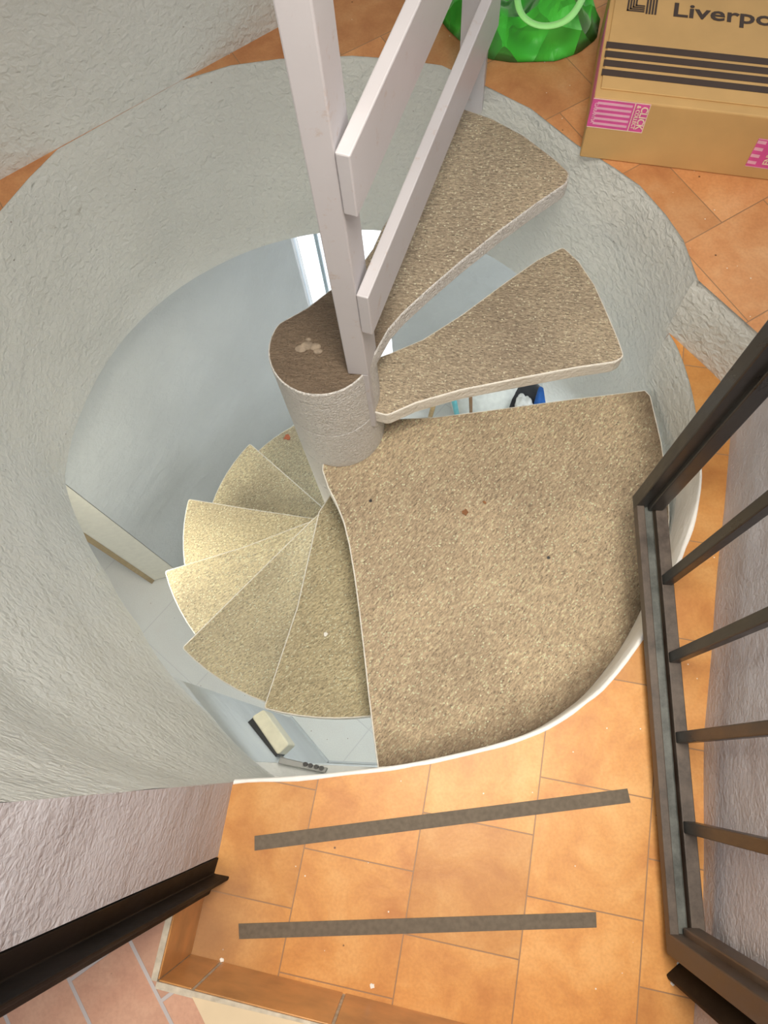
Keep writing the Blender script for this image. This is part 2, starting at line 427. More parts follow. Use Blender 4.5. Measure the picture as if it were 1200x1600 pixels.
# upper wall in the north west, standing on the rim chord
Wa, Wb = at(90, 231, ZU).xy, at(285, 124, ZU).xy
dw = (Wb-Wa).normalized(); nw = Vector((dw.y, -dw.x))
if nw.dot(AX-Wa) < 0: nw = -nw
A0, A1 = Wa-dw*2.2, Wb+dw*2.2
bm = bmesh.new()
n = 60; rows = 30; g = []
for i in range(n+1):
    p = A0.lerp(A1, i/n); col = []
    for k in range(rows+1):
        z = ZU-.03+(2.63-ZU)*k/rows
        q = p + nw*(.0015+noise.noise(Vector((p.x*2.5, p.y*2.5, z*2.5)))*.012*min(1, k/6))
        col.append(bm.verts.new((q.x, q.y, z)))
    g.append(col)
for A, B in zip(g, g[1:]):
    for k in range(rows): bm.faces.new((A[k], B[k], B[k+1], A[k+1]))
for k in range(2):
    pass
add_prism(bm, [A0-nw*.02, A1-nw*.02, A1-nw*.2, A0-nw*.2], ZU-.02, 2.6)
struct('wall_northwest', bm, M['well'], smooth=False)

bm = bmesh.new()
add_prism(bm, [Vector((-3.2, .25)), Vector((1.1, .25)), Vector((1.1, 4.2)), Vector((-3.2, 4.2))], 2.6, 2.75)
struct('ceiling_shade_slab', bm, M['ceil'])  # unseen part slab, added to keep sky light off the northwest wall
# ------------------------------------------------------------------ floors
far = 3.2
step_top = [at(271, 1425, .21).xy, Vector((-.527, -.394)), Vector((-.222, -.456))]
sd = (step_top[2]-step_top[1]).normalized(); S3 = step_top[2]+sd*1.0
land = rim0s + [P1] if False else list(rim0s)
wall_r = [at(x, y, 0).xy for x, y in [(1140, 690), (1125, 850), (1108, 1050), (1100, 1150), (1097, 1450), (1083, 1600)]]
wd = (wall_r[-1]-wall_r[0]).normalized()
land_poly = rim0s + [Vector((-.56, -.04)), Vector((-.56, -.50)), Vector((-.3, -.80)), Vector((.9, -.9)), Vector((.95, 1.2)), RISER_END+dirR*.1+Vector((.05, 0.02)), RISER_A]
dd = []
for p in land_poly:
    if not dd or (p-dd[-1]).length > 1e-4: dd.append(p)
if (dd[0]-dd[-1]).length < 1e-4: dd.pop()
struct('floor', fill_loops([dd], ZL), M['tile0'])
up_hole = rimU_all[:-1] + [Vector(rimU[-1])]
R2 = RISER_END + dirR*.25
up_poly = [Vector(p) for p in up_hole] + [R2, Vector((far, R2.y)), Vector((far, far+1)), Vector((-far, far+1)), Vector((-far, .3)), Vector((-1.15, .3))]
struct('floor_upper', fill_loops([up_poly], ZU), M['tileU'])
# higher floor in front of the landing where the photographer stands
cam_poly = [Vector((-2.5, -.21)), Vector((-.60, -.21)), Vector((-.60, step_top[0].y)), step_top[0], step_top[1], step_top[2], S3, Vector((.9, -2.5)), Vector((-2.5, -2.5))]
struct('floor_near', fill_loops([cam_poly], .21), M['tileC'])
# riser of the higher floor beside the well
bm = bmesh.new()
ra = RISER_A - dirR*.01; rbp = R2
nr = Vector((dirR.y, -dirR.x))
if nr.dot(Vector((.8, .9))-RISER_A) < 0: nr = -nr
g = []
for i in range(17):
    p = ra.lerp(rbp, i/16)
    g.append([bm.verts.new((*(p+nr*((.0 if k else -.012)+noise.noise(Vector((p.x*9, p.y*9, k)))*.004)), ZU-(ZU+.002)*k/5)) for k in range(6)])
for A, B in zip(g, g[1:]):
    for k in range(5): bm.faces.new((A[k], A[k+1], B[k+1], B[k]))
struct('trim_1', bm, M['well'], smooth=True)

# tiled risers round the landing recess
def riser(name, a, b, z0, z1, cuts, inward):
    bm = bmesh.new(); d3 = Vector((b.x-a.x, b.y-a.y, 0)); n3 = Vector((*inward, 0))
    add_box(bm, (a.x, a.y, z0), d3, -n3*.012, (0, 0, z1-z0+.0012))
    o = struct(name, bm, M['grout'])
    for c0, c1 in zip(cuts, cuts[1:]):
        bm = bmesh.new(); g_ = .003
        q = a.lerp(b, c0) + (b-a).normalized()*g_; L = (b-a)*(c1-c0)-(b-a).normalized()*g_*2
        add_box(bm, (q.x, q.y, z0+.002), (L.x, L.y, 0), n3*.003, (0, 0, z1-z0-.004))
        bevel(link('riser_tile', bm, M['riser'], o), .002)
    return o
inw = Vector((-sd.y, sd.x))
riser('trim_2', step_top[1], S3, 0, .21, [0, .055, .265, .475, .70, 1.0], inw)
sdd = (step_top[1]-step_top[0]).normalized(); inx = Vector((-sdd.y, sdd.x))
if inx.x < 0: inx = -inx
riser('trim_3', step_top[0], step_top[1], 0, .21, [0, 1.0], inx)

bm = bmesh.new(); add_prism(bm, [at(x, y, .21).xy for x, y in [(300, 1557), (492, 1603), (492, 1650), (345, 1650), (322, 1602)]], .2101, .2115)
struct('trim_5', bm, M['pale_patch'])  # thin cream patch laid on the near floor
# left wall return beside the steel jamb
P2 = Vector((-.479, -.197))
bm = bmesh.new()
rows = 40; g = []
for i in range(9):
    p = P1.lerp(P2, i/8)
    g.append([bm.verts.new((p.x+noise.noise(Vector((p.x*5, p.y*5, 2.6*k/rows*5)))*.003, p.y, 2.6*k/rows)) for k in range(rows+1)])
for A, B in zip(g, g[1:]):
    for k in range(rows): bm.faces.new((A[k], B[k], B[k+1], A[k+1]))
add_prism(bm, [Vector((-.56, -.06)), Vector((-.49, -.06)), Vector((-.505, -.197)), Vector((-2.2, -.197)), Vector((-2.2, -.06))], 0, 2.6)
struct('wall_left', bm, M['wall'], smooth=True)
bpy.data.objects['wall_left'].data.set_sharp_from_angle(angle=math.radians(40))
# right wall
bm = bmesh.new()
r0 = wall_r[0]-wd*.14; r1 = wall_r[-1]+wd*1.2
line = [r0] + wall_r[:-1] + [wall_r[-1], r1]
line = resample([Vector(p) for p in line], 50); g = []
for i, p in enumerate(line):
    g.append([bm.verts.new((p.x+noise.noise(Vector((p.x*4, p.y*4, 2.6*k/rows*4)))*.005, p.y, 2.6*k/rows)) for k in range(rows+1)])
for A, B in zip(g, g[1:]):
    for k in range(rows): bm.faces.new((A[k], B[k], B[k+1], A[k+1]))
add_prism(bm, [r0+Vector((.006, 0)), r0+Vector((.16, 0)), r1+Vector((.16, 0)), r1+Vector((.006, 0))], 0, 2.6)
struct('wall_right', bm, M['wall'], smooth=True)
bpy.data.objects['wall_right'].data.set_sharp_from_angle(angle=math.radians(40))

# bright painted lip round the landing edge of the well
bm = bmesh.new()
lip = [p for p in rim0s[1:] if az(p) < -9]
g = []
for i, p in enumerate(lip):
    u = (p-AX).normalized()
    w = (.003+.004*noise.noise(Vector((i*.35, 1.0, 0))))*min(1, i/6)
    e_ = min(1, i/6)*.005
    prof = [(-e_, -.20), (-e_-.001, -.10), (-e_-.001, -.004), (-.003, .0015), (w, .0015), (w+.002, -.001)]
    g.append([bm.verts.new((*(p+u*a), b)) for a, b in prof])
for A, B in zip(g, g[1:]):
    for k in range(5): bm.faces.new((A[k], B[k], B[k+1], A[k+1]))
struct('trim_4', bm, M['rim'], smooth=True)

# ------------------------------------------------------------------ lower room
bm = fill_loops([[Vector((-3.5, -.6)), Vector((3, -.6)), Vector((3, 2.74)), Vector((-3.5, 2.74))]], ZF)
struct('floor_lower', bm, M['low_tile'])
hole = [pol(1.02, a) for a in range(0, 360, 6)]
bm = fill_loops([[Vector((-3.4, -1.6)), Vector((3, -1.6)), Vector((3, 2.9)), Vector((-3.4, 2.9))], hole], ZC)
struct('ceiling_lower', bm, M['ceil'])
# plane wall under the south-west of the well
Q0, Q1 = at(455, 1122, ZF).xy, at(513, 1192, ZF).xy
qd = (Q1-Q0).normalized(); Qe = at(262, 1046, ZC).xy; Qs = Q0+qd*(Qe-Q0).dot(qd)
qn = Vector((-qd.y, qd.x))
if qn.dot(AX-Q0) < 0: qn = -qn
bm = bmesh.new()
add_prism(bm, [Qs, Q1+qd*.03, Q1+qd*.03-qn*.3, Qs-qn*.16], ZF, ZC+.001)
struct('wall_lower_southwest', bm, M['lower_wall'])
# plane wall under the south edge
Q2 = at(550, 1203, ZF).xy
bm = bmesh.new()
sdir = (Vector((.9, -.05))-Q1).normalized()
add_prism(bm, [Q1-sdir*.05, Q1+sdir*1.9, Q1+sdir*1.9-Vector((0, .2)), Q1-sdir*.05-Vector((0, .2))], ZF, ZC-.001)
struct('wall_lower_south', bm, M['lower_wall'])
bm = bmesh.new()
add_box(bm, (Q1.x+.01, Q1.y+.001, ZF), (sdir.x*1.8, sdir.y*1.8, 0), (0, .012, 0), (0, 0, .07))
add_box(bm, (Qs.x, Qs.y, ZF), (*(Q1-Qs), 0), (*(qn*.012), 0), (0, 0, .07))
struct('baseboard_lower', bm, M['lower_wall'])
# grey partition on the left, its cream end and the dark strip on it
K = at(275, 890, ZF+.12).xy
NB = on_plane(462, 400, (0, 2.6, 0), (0, 1, 0)).xy
NB = Vector((on_plane(455, 376, (0, 2.6, 0), (0, 1, 0)).x, 2.6))
kd = (K-NB).normalized(); kn = Vector((-kd.y, kd.x))
if kn.dot(AX-K) < 0: kn = -kn
bm = bmesh.new(); add_prism(bm, [NB, K, K-kn*.2, NB-kn*.2], ZF, ZC)
struct('wall_lower_west', bm, M['lower_wall'])
WN_Y = 2.6
def nx(px, py): return on_plane(px, py, (0, WN_Y, 0), (0, 1, 0))
wx0 = nx(455, 376).x; wx1 = nx(612, 530).x
wz0, wz1 = ZF+.05, ZC-.05
print('window', wx0, wx1, nx(480, 480), nx(612, 540), 'K', K, 'NB', NB)
bm = bmesh.new()
add_prism(bm, [Vector((-3.2, WN_Y)), Vector((wx0, WN_Y)), Vector((wx0, WN_Y+.14)), Vector((-3.2, WN_Y+.14))], ZF, ZC)
add_prism(bm, [Vector((wx1, WN_Y)), Vector((3, WN_Y)), Vector((3, WN_Y+.14)), Vector((wx1, WN_Y+.14))], ZF, ZC)
add_prism(bm, [Vector((wx0, WN_Y)), Vector((wx1, WN_Y)), Vector((wx1, WN_Y+.14)), Vector((wx0, WN_Y+.14))], wz1, ZC)
struct('wall_lower_north', bm, M['lower_wall'])
M['glazing'], nt_, b_ = new_mat('clear_window_glass')
b_.inputs['Transmission Weight'].default_value = 1; b_.inputs['Roughness'].default_value = .02; b_.inputs['IOR'].default_value = 1.05
n_ = N(nt_, 'ShaderNodeTexNoise', Scale=3.0); nt_.links.new(ramp(nt_, n_.outputs[0], [(.3, (.95, .98, 1)), (.7, (1, 1, 1))]), b_.inputs['Base Color'])
M['alu'] = mat_plain('grey_blue_window_frame', (.42, .52, .58), .4)
bm = bmesh.new()
fy = WN_Y+.05
mx = nx(492, 380).x
for x in (wx0-.008, mx, wx1+.008): add_box(bm, (x-.009, fy, wz0), (.018, 0, 0), (0, .03, 0), (0, 0, wz1-wz0))
for z in (wz0, wz1-.03): add_box(bm, (wx0, fy, z), (wx1-wx0, 0, 0), (0, .03, 0), (0, 0, .03))
win = struct('window_1', bm, M['alu'])
bm = bmesh.new(); add_box(bm, (wx0+.01, fy+.012, wz0+.02), (wx1-wx0-.02, 0, 0), (0, .004, 0), (0, 0, wz1-wz0-.04))
link('pane', bm, M['glazing'], win)
M['patio'] = mat_plain('white_patio_paving', (.86, .88, .90), .7, var=.04, scale=4)
bm = bmesh.new(); add_box(bm, (-3, WN_Y+.15, ZF-.08), (6, 0, 0), (0, 5.0, 0), (0, 0, .07))
struct('floor_patio', bm, M['patio'])
# lower door leaf beside the cream wall end
M['cream'] = mat_plain('cream_door_paint', (.80, .77, .64), .45, var=.04)
M['brass'] = mat_plain('tan_door_edge', (.40, .30, .16), .5)
cdir = (at(150, 830, ZF+.12).xy-K).normalized()
E1 = at(250, 905, ZF+.05).xy
door = thing('room_door', 'open cream door seen edge-on down in the lower room at left', 'door', (K.x, K.y, ZF))
bm = bmesh.new(); kk = K-kn*.002
e2 = at(236, 897, ZF+.12).xy
add_prism(bm, [kk+kd*.002, e2+kd*.02, e2+kd*.02-kn*.5, kk-kn*.5], ZF+.02, ZF+2.06)
bevel(link('door_leaf', bm, M['cream'], door), .004)
bm = bmesh.new()
pe = e2+kd*.0202
add_prism(bm, [pe, pe+kd*.028, pe+kd*.028-kn*.45, pe-kn*.45], ZF+.02, ZF+2.0)
link('edge_strip', bm, M['brass'], door)

# ------------------------------------------------------------------ spiral staircase
stair = thing('spiral_staircase', 'precast tan aggregate spiral staircase winding down the white round well', 'staircase', (-.244, .975, ZF))
COL = Vector((-.244, .975)); RC = .132
def tread(poly, z, th, mat, r=.03):
    bm = bmesh.new(); add_prism(bm, poly if r == 0 else round_poly(poly, r), z-th, z)
    o = link('tread', bm, None, stair)
    o.data.materials.append(mat); o.data.materials.append(M['nosing'])
    for p in o.data.polygons:
        if abs(p.normal.z) < .5: p.material_index = 1
    bevel(o, .004, 2, 50).modifiers['bevel'].material = 1; return o
T1 = [(480, 480), (458, 490), (442, 503), (431, 522), (425, 550), (429, 572), (436, 590), (450, 603), (470, 612), (490, 615), (505, 613), (525, 606), (545, 592),
      (575, 566), (592, 542), (608, 515), (630, 490), (670, 453), (720, 410), (780, 362), (840, 318), (886, 287), (891, 270), (870, 250), (820, 212), (770, 185), (718, 167), (704, 180),
      (660, 250), (620, 318), (597, 355), (582, 388), (560, 418), (540, 437), (512, 455)]
T1p = [at(480, 480, ZU).xy] + [pol(.1325, a, COL) for a in range(146, 352, 9)] + [at(x, y, ZU).xy for x, y in T1[15:]]
t1 = tread(T1p, ZU, .052, M['conc_top'], .012)
t1.data.materials[1] = M['column']
T2 = [(880, 385), (905, 408), (930, 445), (950, 490), (967, 530), (976, 557), (962, 566), (900, 575), (800, 594), (720, 610), (650, 630), (605, 650), (570, 640), (560, 610), (585, 560), (610, 551), (660, 530), (720, 492), (790, 440), (840, 405)]
tread([at(x, y, 0).xy for x, y in T2], 0, .055, M['conc2'], .012)
S_in = [(590, 1201), (583, 1150), (575, 1085), (568, 1020), (561, 960), (553, 900), (545, 852), (536, 815), (524, 785), (512, 762), (503, 735)]
S_out = [(1014, 609), (1018, 640), (1035, 690)]
sl = [at(x, y, ZS).xy for x, y in S_in]
sl += [COL+Vector((-.05, .03)), COL+Vector((.05, .08))]
sl += [at(x, y, ZS).xy for x, y in [(585, 662), (620, 654), (680, 651), (760, 641), (900, 622), (1008, 609)]]
sl += [at(x, y, ZS).xy for x, y in [(1017, 618), (1034, 690), (1045, 760), (1047, 810), (1040, 880), (1022, 940), (990, 1000), (955, 1050), (920, 1086), (850, 1138), (790, 1163), (720, 1184), (650, 1196)]]
slab = tread(sl, ZS, .075, M['conc'], 0)
fronts = [  # (r, azimuth) of the front edge, outer radius
    ([(.20, -112), (.52, -105), (.84, -105.5)], .84),
    ([(.20, -135), (.46, -134.3), (.81, -134)], .82),
    ([(.16, -161), (.46, -159.5), (.775, -161)], .785),
    ([(.16, 172), (.45, 171), (.74, 170.3)], .765),
    ([(.16, 143), (.4, 139.5), (.73, 138.5)], .745),
    ([(.16, 118), (.4, 113), (.80, 111.5)], .80),
    ([(.16, 91), (.4, 85), (.79, 84.5)], .79),
    ([(.16, 64), (.4, 58), (.79, 57.5)], .79),
    ([(.16, 37), (.4, 31), (.79, 30.5)], .79),
    ([(.16, 10), (.4, 4), (.79, 3.5)], .79)]
back = -82
for i, (fr, ro) in enumerate(fronts):
    z = ZS-RISE*(i+1)
    k = 1.0
    f_out = fr[-1][1]
    b_out = (back+10)
    while b_out < f_out: b_out += 360
    while b_out-f_out > 180: b_out -= 360
    poly = [pol(r, a) for r, a in fr[:-1]] + [pol(ro, f_out+.0)]
    nseg = 9
    for s in range(1, nseg+1): poly.append(pol(ro, f_out+(b_out-f_out)*s/nseg))
    for s in range(4): poly.append(pol(.12, b_out+(f_out-b_out)*s/3))
    tread(poly, z, .055, M['conc3'], .012)
    back = f_out
# column: precast drums stacked on each other
z = ZU-.062
zs = [ZU-.051, 0.0, ZS]
while zs[-1] > ZF+.01: zs.append(max(ZF, zs[-1]-RISE))
for i, (a, b) in enumerate(zip(zs, zs[1:])):
    bm = bmesh.new(); seg = 48
    gr = .0045 if i else 0
    prof = [(RC-gr, a), (RC, a-.004), (RC, (a+b)/2), (RC, b+.004), (RC-.0045, b)]
    rings = [[bm.verts.new((COL.x+r*math.cos(2*math.pi*k/seg), COL.y+r*math.sin(2*math.pi*k/seg), zz)) for k in range(seg)] for r, zz in prof]
    for A, B in zip(rings, rings[1:]):
        for k in range(seg): bm.faces.new((A[k], B[k], B[(k+1) % seg], A[(k+1) % seg]))
    bm.faces.new(rings[0]); bm.faces.new(rings[-1][::-1])
    cd_ = link('column_drum', bm, M['column'], stair, smooth=True); cd_.data.set_sharp_from_angle(angle=math.radians(35))

# ------------------------------------------------------------------ white timber railing
rail = thing('white_railing', 'white painted post and two-board railing fixed beside the stair column', 'railing', (-.145, .93, -.05))
fp = Vector((.179, 1.757))
rd = (fp-Vector((-.122, .90))).normalized(); rn = Vector((rd.y, -rd.x))       # rn points east
a0 = Vector((-.176, .899)); a1 = Vector((-.126, .894))
fx = (a1-a0).normalized(); fyv = Vector((-fx.y, fx.x))
bm = bmesh.new()
add_prism(bm, [a0, a1, a1+fyv*.080+fx*.011, a0+fyv*.078], ZU+.0, 2.0)
link('post', bm, M['paint'], rail); bevel(rail.children[0], .003)
b0 = a0+fx*.024
bm = bmesh.new(); add_prism(bm, [b0, a1-fx*.001, a1-fx*.001+fyv*.054, b0+fyv*.054], -.055, ZU+.0)
bevel(link('post_foot', bm, M['paint'], rail), .003)
for zt in (.93, .565):
    bm = bmesh.new()
    s = a1+rn*.001 - rd*.004
    e = fp+rd*.03+rn*.001
    add_prism(bm, [s, s+rn*.026, e+rn*.026, e], zt-.135, zt)
    bevel(link('rail_board', bm, M['paint'], rail), .003)
bm = bmesh.new()
q = Vector((.118, 1.772)); add_prism(bm, [q, q+Vector((.070, -.012)), q+Vector((.080, .045)), q+Vector((.010, .057))], ZU-.06, 2.0)
bevel(link('post', bm, M['paint'], rail), .003)

# ------------------------------------------------------------------ black steel gate leaf, folded back against the right wall
GZ = .05
G0 = at(988, 776, GZ).xy; G1 = at(1042, 1490, GZ).xy
gd = (G1-G0).normalized(); gn = Vector((-gd.y, gd.x))
if gn.x < 0: gn = -gn
GL = (G1-G0).length
gate = thing('steel_gate', 'black steel barred gate leaf standing open along the right wall', 'gate', (G1.x, G1.y, GZ))
def gbox(bm, u0, u1, t0, t1, z0, z1):
    o = G0+gd*u0+gn*t0
    add_box(bm, (o.x, o.y, z0), (*(gd*(u1-u0)), 0), (*(gn*(t1-t0)), 0), (0, 0, z1-z0))
GT = 2.05
bm = bmesh.new(); gbox(bm, 0, GL, 0, .018, GZ, GZ+.034); bevel(link('bottom_rail', bm, M['brown'], gate), .002)
bm = bmesh.new(); gbox(bm, .03, GL-.03, .018, .040, GZ, GZ+.024); bevel(link('rail_stop', bm, M['green_steel'], gate), .004)
bm = bmesh.new(); gbox(bm, .03, GL-.03, .044, .072, GZ+.004, GZ+.034); bevel(link('inner_rail', bm, M['brown'], gate), .002)
bm = bmesh.new(); gbox(bm, 0, GL, 0, .04, GT-.04, GT); link('top_rail', bm, M['black'], gate)
for u0, u1, nm in ((0, .036, 'free_stile'), (GL-.042, GL, 'hinge_stile')):
    bm = bmesh.new(); gbox(bm, u0, u1, -.001, .030, GZ+.001, GT)
    if nm == 'free_stile': gbox(bm, .030, .048, .026, .062, GZ+.034, GT)
    else: gbox(bm, GL-.056, GL-.036, .026, .062, GZ+.034, GT)
    bevel(link(nm, bm, M['black'] if nm == 'free_stile' else M['brown'], gate), .003)
for px, py in ((1028, 906), (1036, 1027), (1046, 1152), (1057, 1292)):
    p = at(px, py, GZ+.034).xy; u = (p-G0).dot(gd)
    bm = bmesh.new(); gbox(bm, u-.012, u+.012, .045, .069, GZ+.02, GT-.02)
    bevel(link('bar', bm, M['black'], gate), .0025)

# steel door frame jambs
df = thing('steel_door_frame', 'black steel door frame jambs either side of the landing', 'door frame', (0, -.3, 0))
bm = bmesh.new()
add_prism(bm, [Vector(p) for p in [(-.60, -.199), (-.477, -.199), (-.485, -.232), (-.450, -.238), (-.452, -.245), (-.488, -.262), (-.493, -.2745), (-.60, -.2745)]], 0, 2.2)
bevel(link('jamb', bm, M['jamb'], df), .002)
bm = bmesh.new()
add_prism(bm, [Vector(p) for p in [(.60, -.345), (.545, -.345), (.538, -.385), (.494, -.418), (.497, -.427), (.535, -.425), (.548, -.440), (.60, -.440)]], 0, 2.2)
bevel(link('jamb', bm, M['jamb'], df), .002)

# ------------------------------------------------------------------ grip tape on the landing
def quad_slab(px, z0, th, mat, name, parent=None):
    bm = bmesh.new(); add_prism(bm, [at(x, y, z0).xy for x, y in px], z0+.0004, z0+th)
    return link(name, bm, mat, parent)
tag(quad_slab([(398, 1306), (398, 1329), (985, 1254), (980, 1232)], 0, .0022, M['tape'], 'grip_tape'), 'slanting grey anti-slip tape strip on the landing tiles nearest the well', 'tape strip', 'tape strips on the landing')
tag(quad_slab([(373, 1443), (374, 1467), (932, 1449), (931, 1425)], 0, .0022, M['tape'], 'grip_tape'), 'grey anti-slip tape strip on the landing tiles nearest the tiled step', 'tape strip', 'tape strips on the landing')

# ------------------------------------------------------------------ cardboard box
BH = .19; BZ = ZU+.001
B0 = at(905, 245, BZ).xy; b1 = at(1200, 282, BZ).xy
bu = (b1-B0).normalized(); bv = Vector((-bu.y, bu.x)); BW, BD = .62, .46
box = thing('cardboard_box', 'brown cardboard carton with dark printed stripes and pink tape on the upper tiles', 'box', (B0.x, B0.y, BZ))
def bpt(u, v, z=0): p = B0+bu*u+bv*v; return Vector((p.x, p.y, BZ+z))
bm = bmesh.new(); add_prism(bm, [bpt(0, 0).xy, bpt(BW, 0).xy, bpt(BW, BD).xy, bpt(0, BD).xy], BZ, BZ+BH-.004)
bevel(link('carton', bm, M['card'], box), .004)
bm = bmesh.new(); add_prism(bm, [bpt(.012, .028).xy, bpt(BW-.01, .028).xy, bpt(BW-.01, BD-.01).xy, bpt(.012, BD-.01).xy], BZ+BH-.004, BZ+BH)
bevel(link('lid_flap', bm, M['card'], box), .002)
ZT = BZ+BH
def top_uv(px, py): p = at(px, py, ZT).xy-B0; return p.dot(bu), p.dot(bv)
def strip_on_top(bm, u0, u1, v0, v1):
    add_box(bm, bpt(u0, v0, BH+.0003), (*(bu*(u1-u0)), 0), (*(bv*(v1-v0)), 0), (0, 0, .0006))
for (x, y0, y1) in ((948, 65, 75), (946, 79, 89), (944, 93, 103), (941, 107.5, 117.5)):
    u0, va = top_uv(x, y0); _, vb = top_uv(x, y1)
    bm = bmesh.new(); strip_on_top(bm, u0, BW-.03, vb, va)
    link('printed_stripe', bm, M['print'], box)
def text_mesh(body, size, extr=.0004):
    cu = bpy.data.curves.new('t', 'FONT'); cu.body = body; cu.size = size; cu.extrude = extr; cu.resolution_u = 3; cu.offset = size*.018
    o = bpy.data.objects.new('t', cu); C.objects.link(o)
    bpy.context.view_layer.update()
    me = bpy.data.meshes.new_from_object(o.evaluated_get(bpy.context.evaluated_depsgraph_get()))
    bpy.data.objects.remove(o); bpy.data.curves.remove(cu); return me
def place_text(name, body, size, o3, du, dv, mat, parent, sx=1.0):
    me = text_mesh(body, size); du = Vector(du).normalized(); dv = Vector(dv).normalized(); dn = du.cross(dv)
    base = Vector(o3)-world_loc(parent)
    for v in me.vertices: v.co = base+du*v.co.x*sx+dv*v.co.y+dn*(v.co.z+.0005)
    me.materials.clear(); me.materials.append(mat)
    o = bpy.data.objects.new(name, me); C.objects.link(o); o.parent = parent; return o
U3, V3 = Vector((*bu, 0)), Vector((*bv, 0))
u, v = top_uv(1049, 25)
place_text('printed_name', 'Liverpool', .066, bpt(u, v, BH+.0003), U3, V3, M['print'], box, sx=1.22)
# emblem: nested L shapes then upright bars
u, v = top_uv(979, 17)
def lg(u0, v0, u1, v1):
    strip_on_top(bm, u+u0, u+u1, v+v0, v+v1)
bm = bmesh.new(); s = .0066; w = .0044
for k in range(4):
    lg(k*s, k*s, k*s+w, .060); lg(k*s, k*s, .044, k*s+w)
for k in range(4): lg(.047+k*s*1.1, -.004, .047+k*s*1.1+w*1.1, .060)
link('printed_emblem', bm, M['print'], box)
# pink tapes on the front face
fn = Vector((-bv.x, -bv.y, 0))
f0 = Vector((B0.x, B0.y, BZ))+fn*.0002
def front_uz(px, py):
    p = on_plane(px, py, f0, fn)-f0; return p.dot(U3), p.z
def front_box(bm, u0, u1, z0, z1, lift):
    add_box(bm, f0+U3*u0+Vector((0, 0, z0))+fn*lift, U3*(u1-u0), fn*.0005, (0, 0, z1-z0))
tu1, tz1 = front_uz(1018, 163); _, tz0 = front_uz(1012, 209)
print('tape', tu1, tz0, tz1)
bm = bmesh.new(); front_box(bm, -.001, tu1, tz0, tz1, 0)
tape = link('pink_tape', bm, M['pink'], box)
bm = bmesh.new(); add_box(bm, bpt(-.0008, -.001, tz0), (*(bu*.0006), 0), (*(bv*.30), 0), (0, 0, tz1-tz0)); link('pink_tape', bm, M['pink'], box)
bm = bmesh.new(); H = tz1-tz0
for k in range(5): z_ = tz0+H*(.12+k*.175); front_box(bm, .012, tu1*.70, z_, z_+H*.075, .0006)
link('tape_stripe', bm, M['lpink'], tape)
bm = bmesh.new(); front_box(bm, .0, tu1, tz1-.002, tz1, .0006); front_box(bm, .0, tu1, tz0, tz0+.002, .0006); front_box(bm, tu1*.73, tu1*.745, tz0, tz1, .0006)
front_box(bm, tu1-.0015, tu1, tz0, tz1, .0006)
link('tape_border', bm, M['cream_tape'], tape)
dn3, ri3 = Vector((0, 0, -1)), U3
place_text('tape_lettering', 'CLICK', H*.28, f0+U3*tu1*.86+Vector((0, 0, tz1-H*.10))+fn*.0008, dn3, ri3, M['cream_tape'], tape)
place_text('tape_lettering', '& COLLECT', H*.155, f0+U3*tu1*.775+Vector((0, 0, tz1-H*.08))+fn*.0008, dn3, ri3, M['cream_tape'], tape)
place_text('tape_lettering', 'GARANTIA', H*.14, f0+U3*.006+Vector((0, 0, tz1-H*.14))+fn*.0008, dn3, ri3, M['lpink'], tape)
# second tape, skewed
ps = [front_uz(*p) for p in ((1186, 216), (1215, 220), (1215, 266), (1164, 259))]
bm = bmesh.new(); vs = []
for off in (0, .0006):
    vs.append([bm.verts.new(f0+U3*a+Vector((0, 0, b))+fn*off) for a, b in ps])
bm.faces.new(vs[1]); bm.faces.new(vs[0][::-1])
for k in range(4): bm.faces.new((vs[0][k], vs[0][(k+1) % 4], vs[1][(k+1) % 4], vs[1][k]))
tape2 = link('pink_tape', bm, M['pink'], box)
bm = bmesh.new()
(a0_, z0_), (a3_, z3_) = ps[0], ps[3]
for k in range(4):
    t0 = .06+k*.24; p0 = Vector(ps[0]).lerp(Vector(ps[3]), t0); p1 = Vector(ps[0]).lerp(Vector(ps[3]), t0+.11)
    vv = [bm.verts.new(f0+U3*a+Vector((0, 0, b))+fn*.0009) for a, b in ((p0.x+.001, p0.y), (p0.x+.022, p0.y-.001), (p1.x+.022, p1.y-.001), (p1.x+.001, p1.y))]
    bm.faces.new(vv)
for e0, e1 in ((0, 1), (3, 2)):
    A_, B_ = Vector(ps[e0]), Vector(ps[e1]); sg = -1 if e0 == 0 else 1
    bm.faces.new([bm.verts.new(f0+U3*a+Vector((0, 0, b))+fn*.0009) for a, b in ((A_.x, A_.y), (B_.x, B_.y), (B_.x, B_.y+sg*.0022), (A_.x, A_.y+sg*.0022))])
link('tape_stripe', bm, M['lpink'], tape2)
a_, z_ = front_uz(1200, 258)
place_text('tape_lettering', 'ENVIO', .022, f0+U3*a_+Vector((0, 0, z_))+fn*.001, Vector((0, 0, 1)), -U3, M['cream_tape'], tape2)

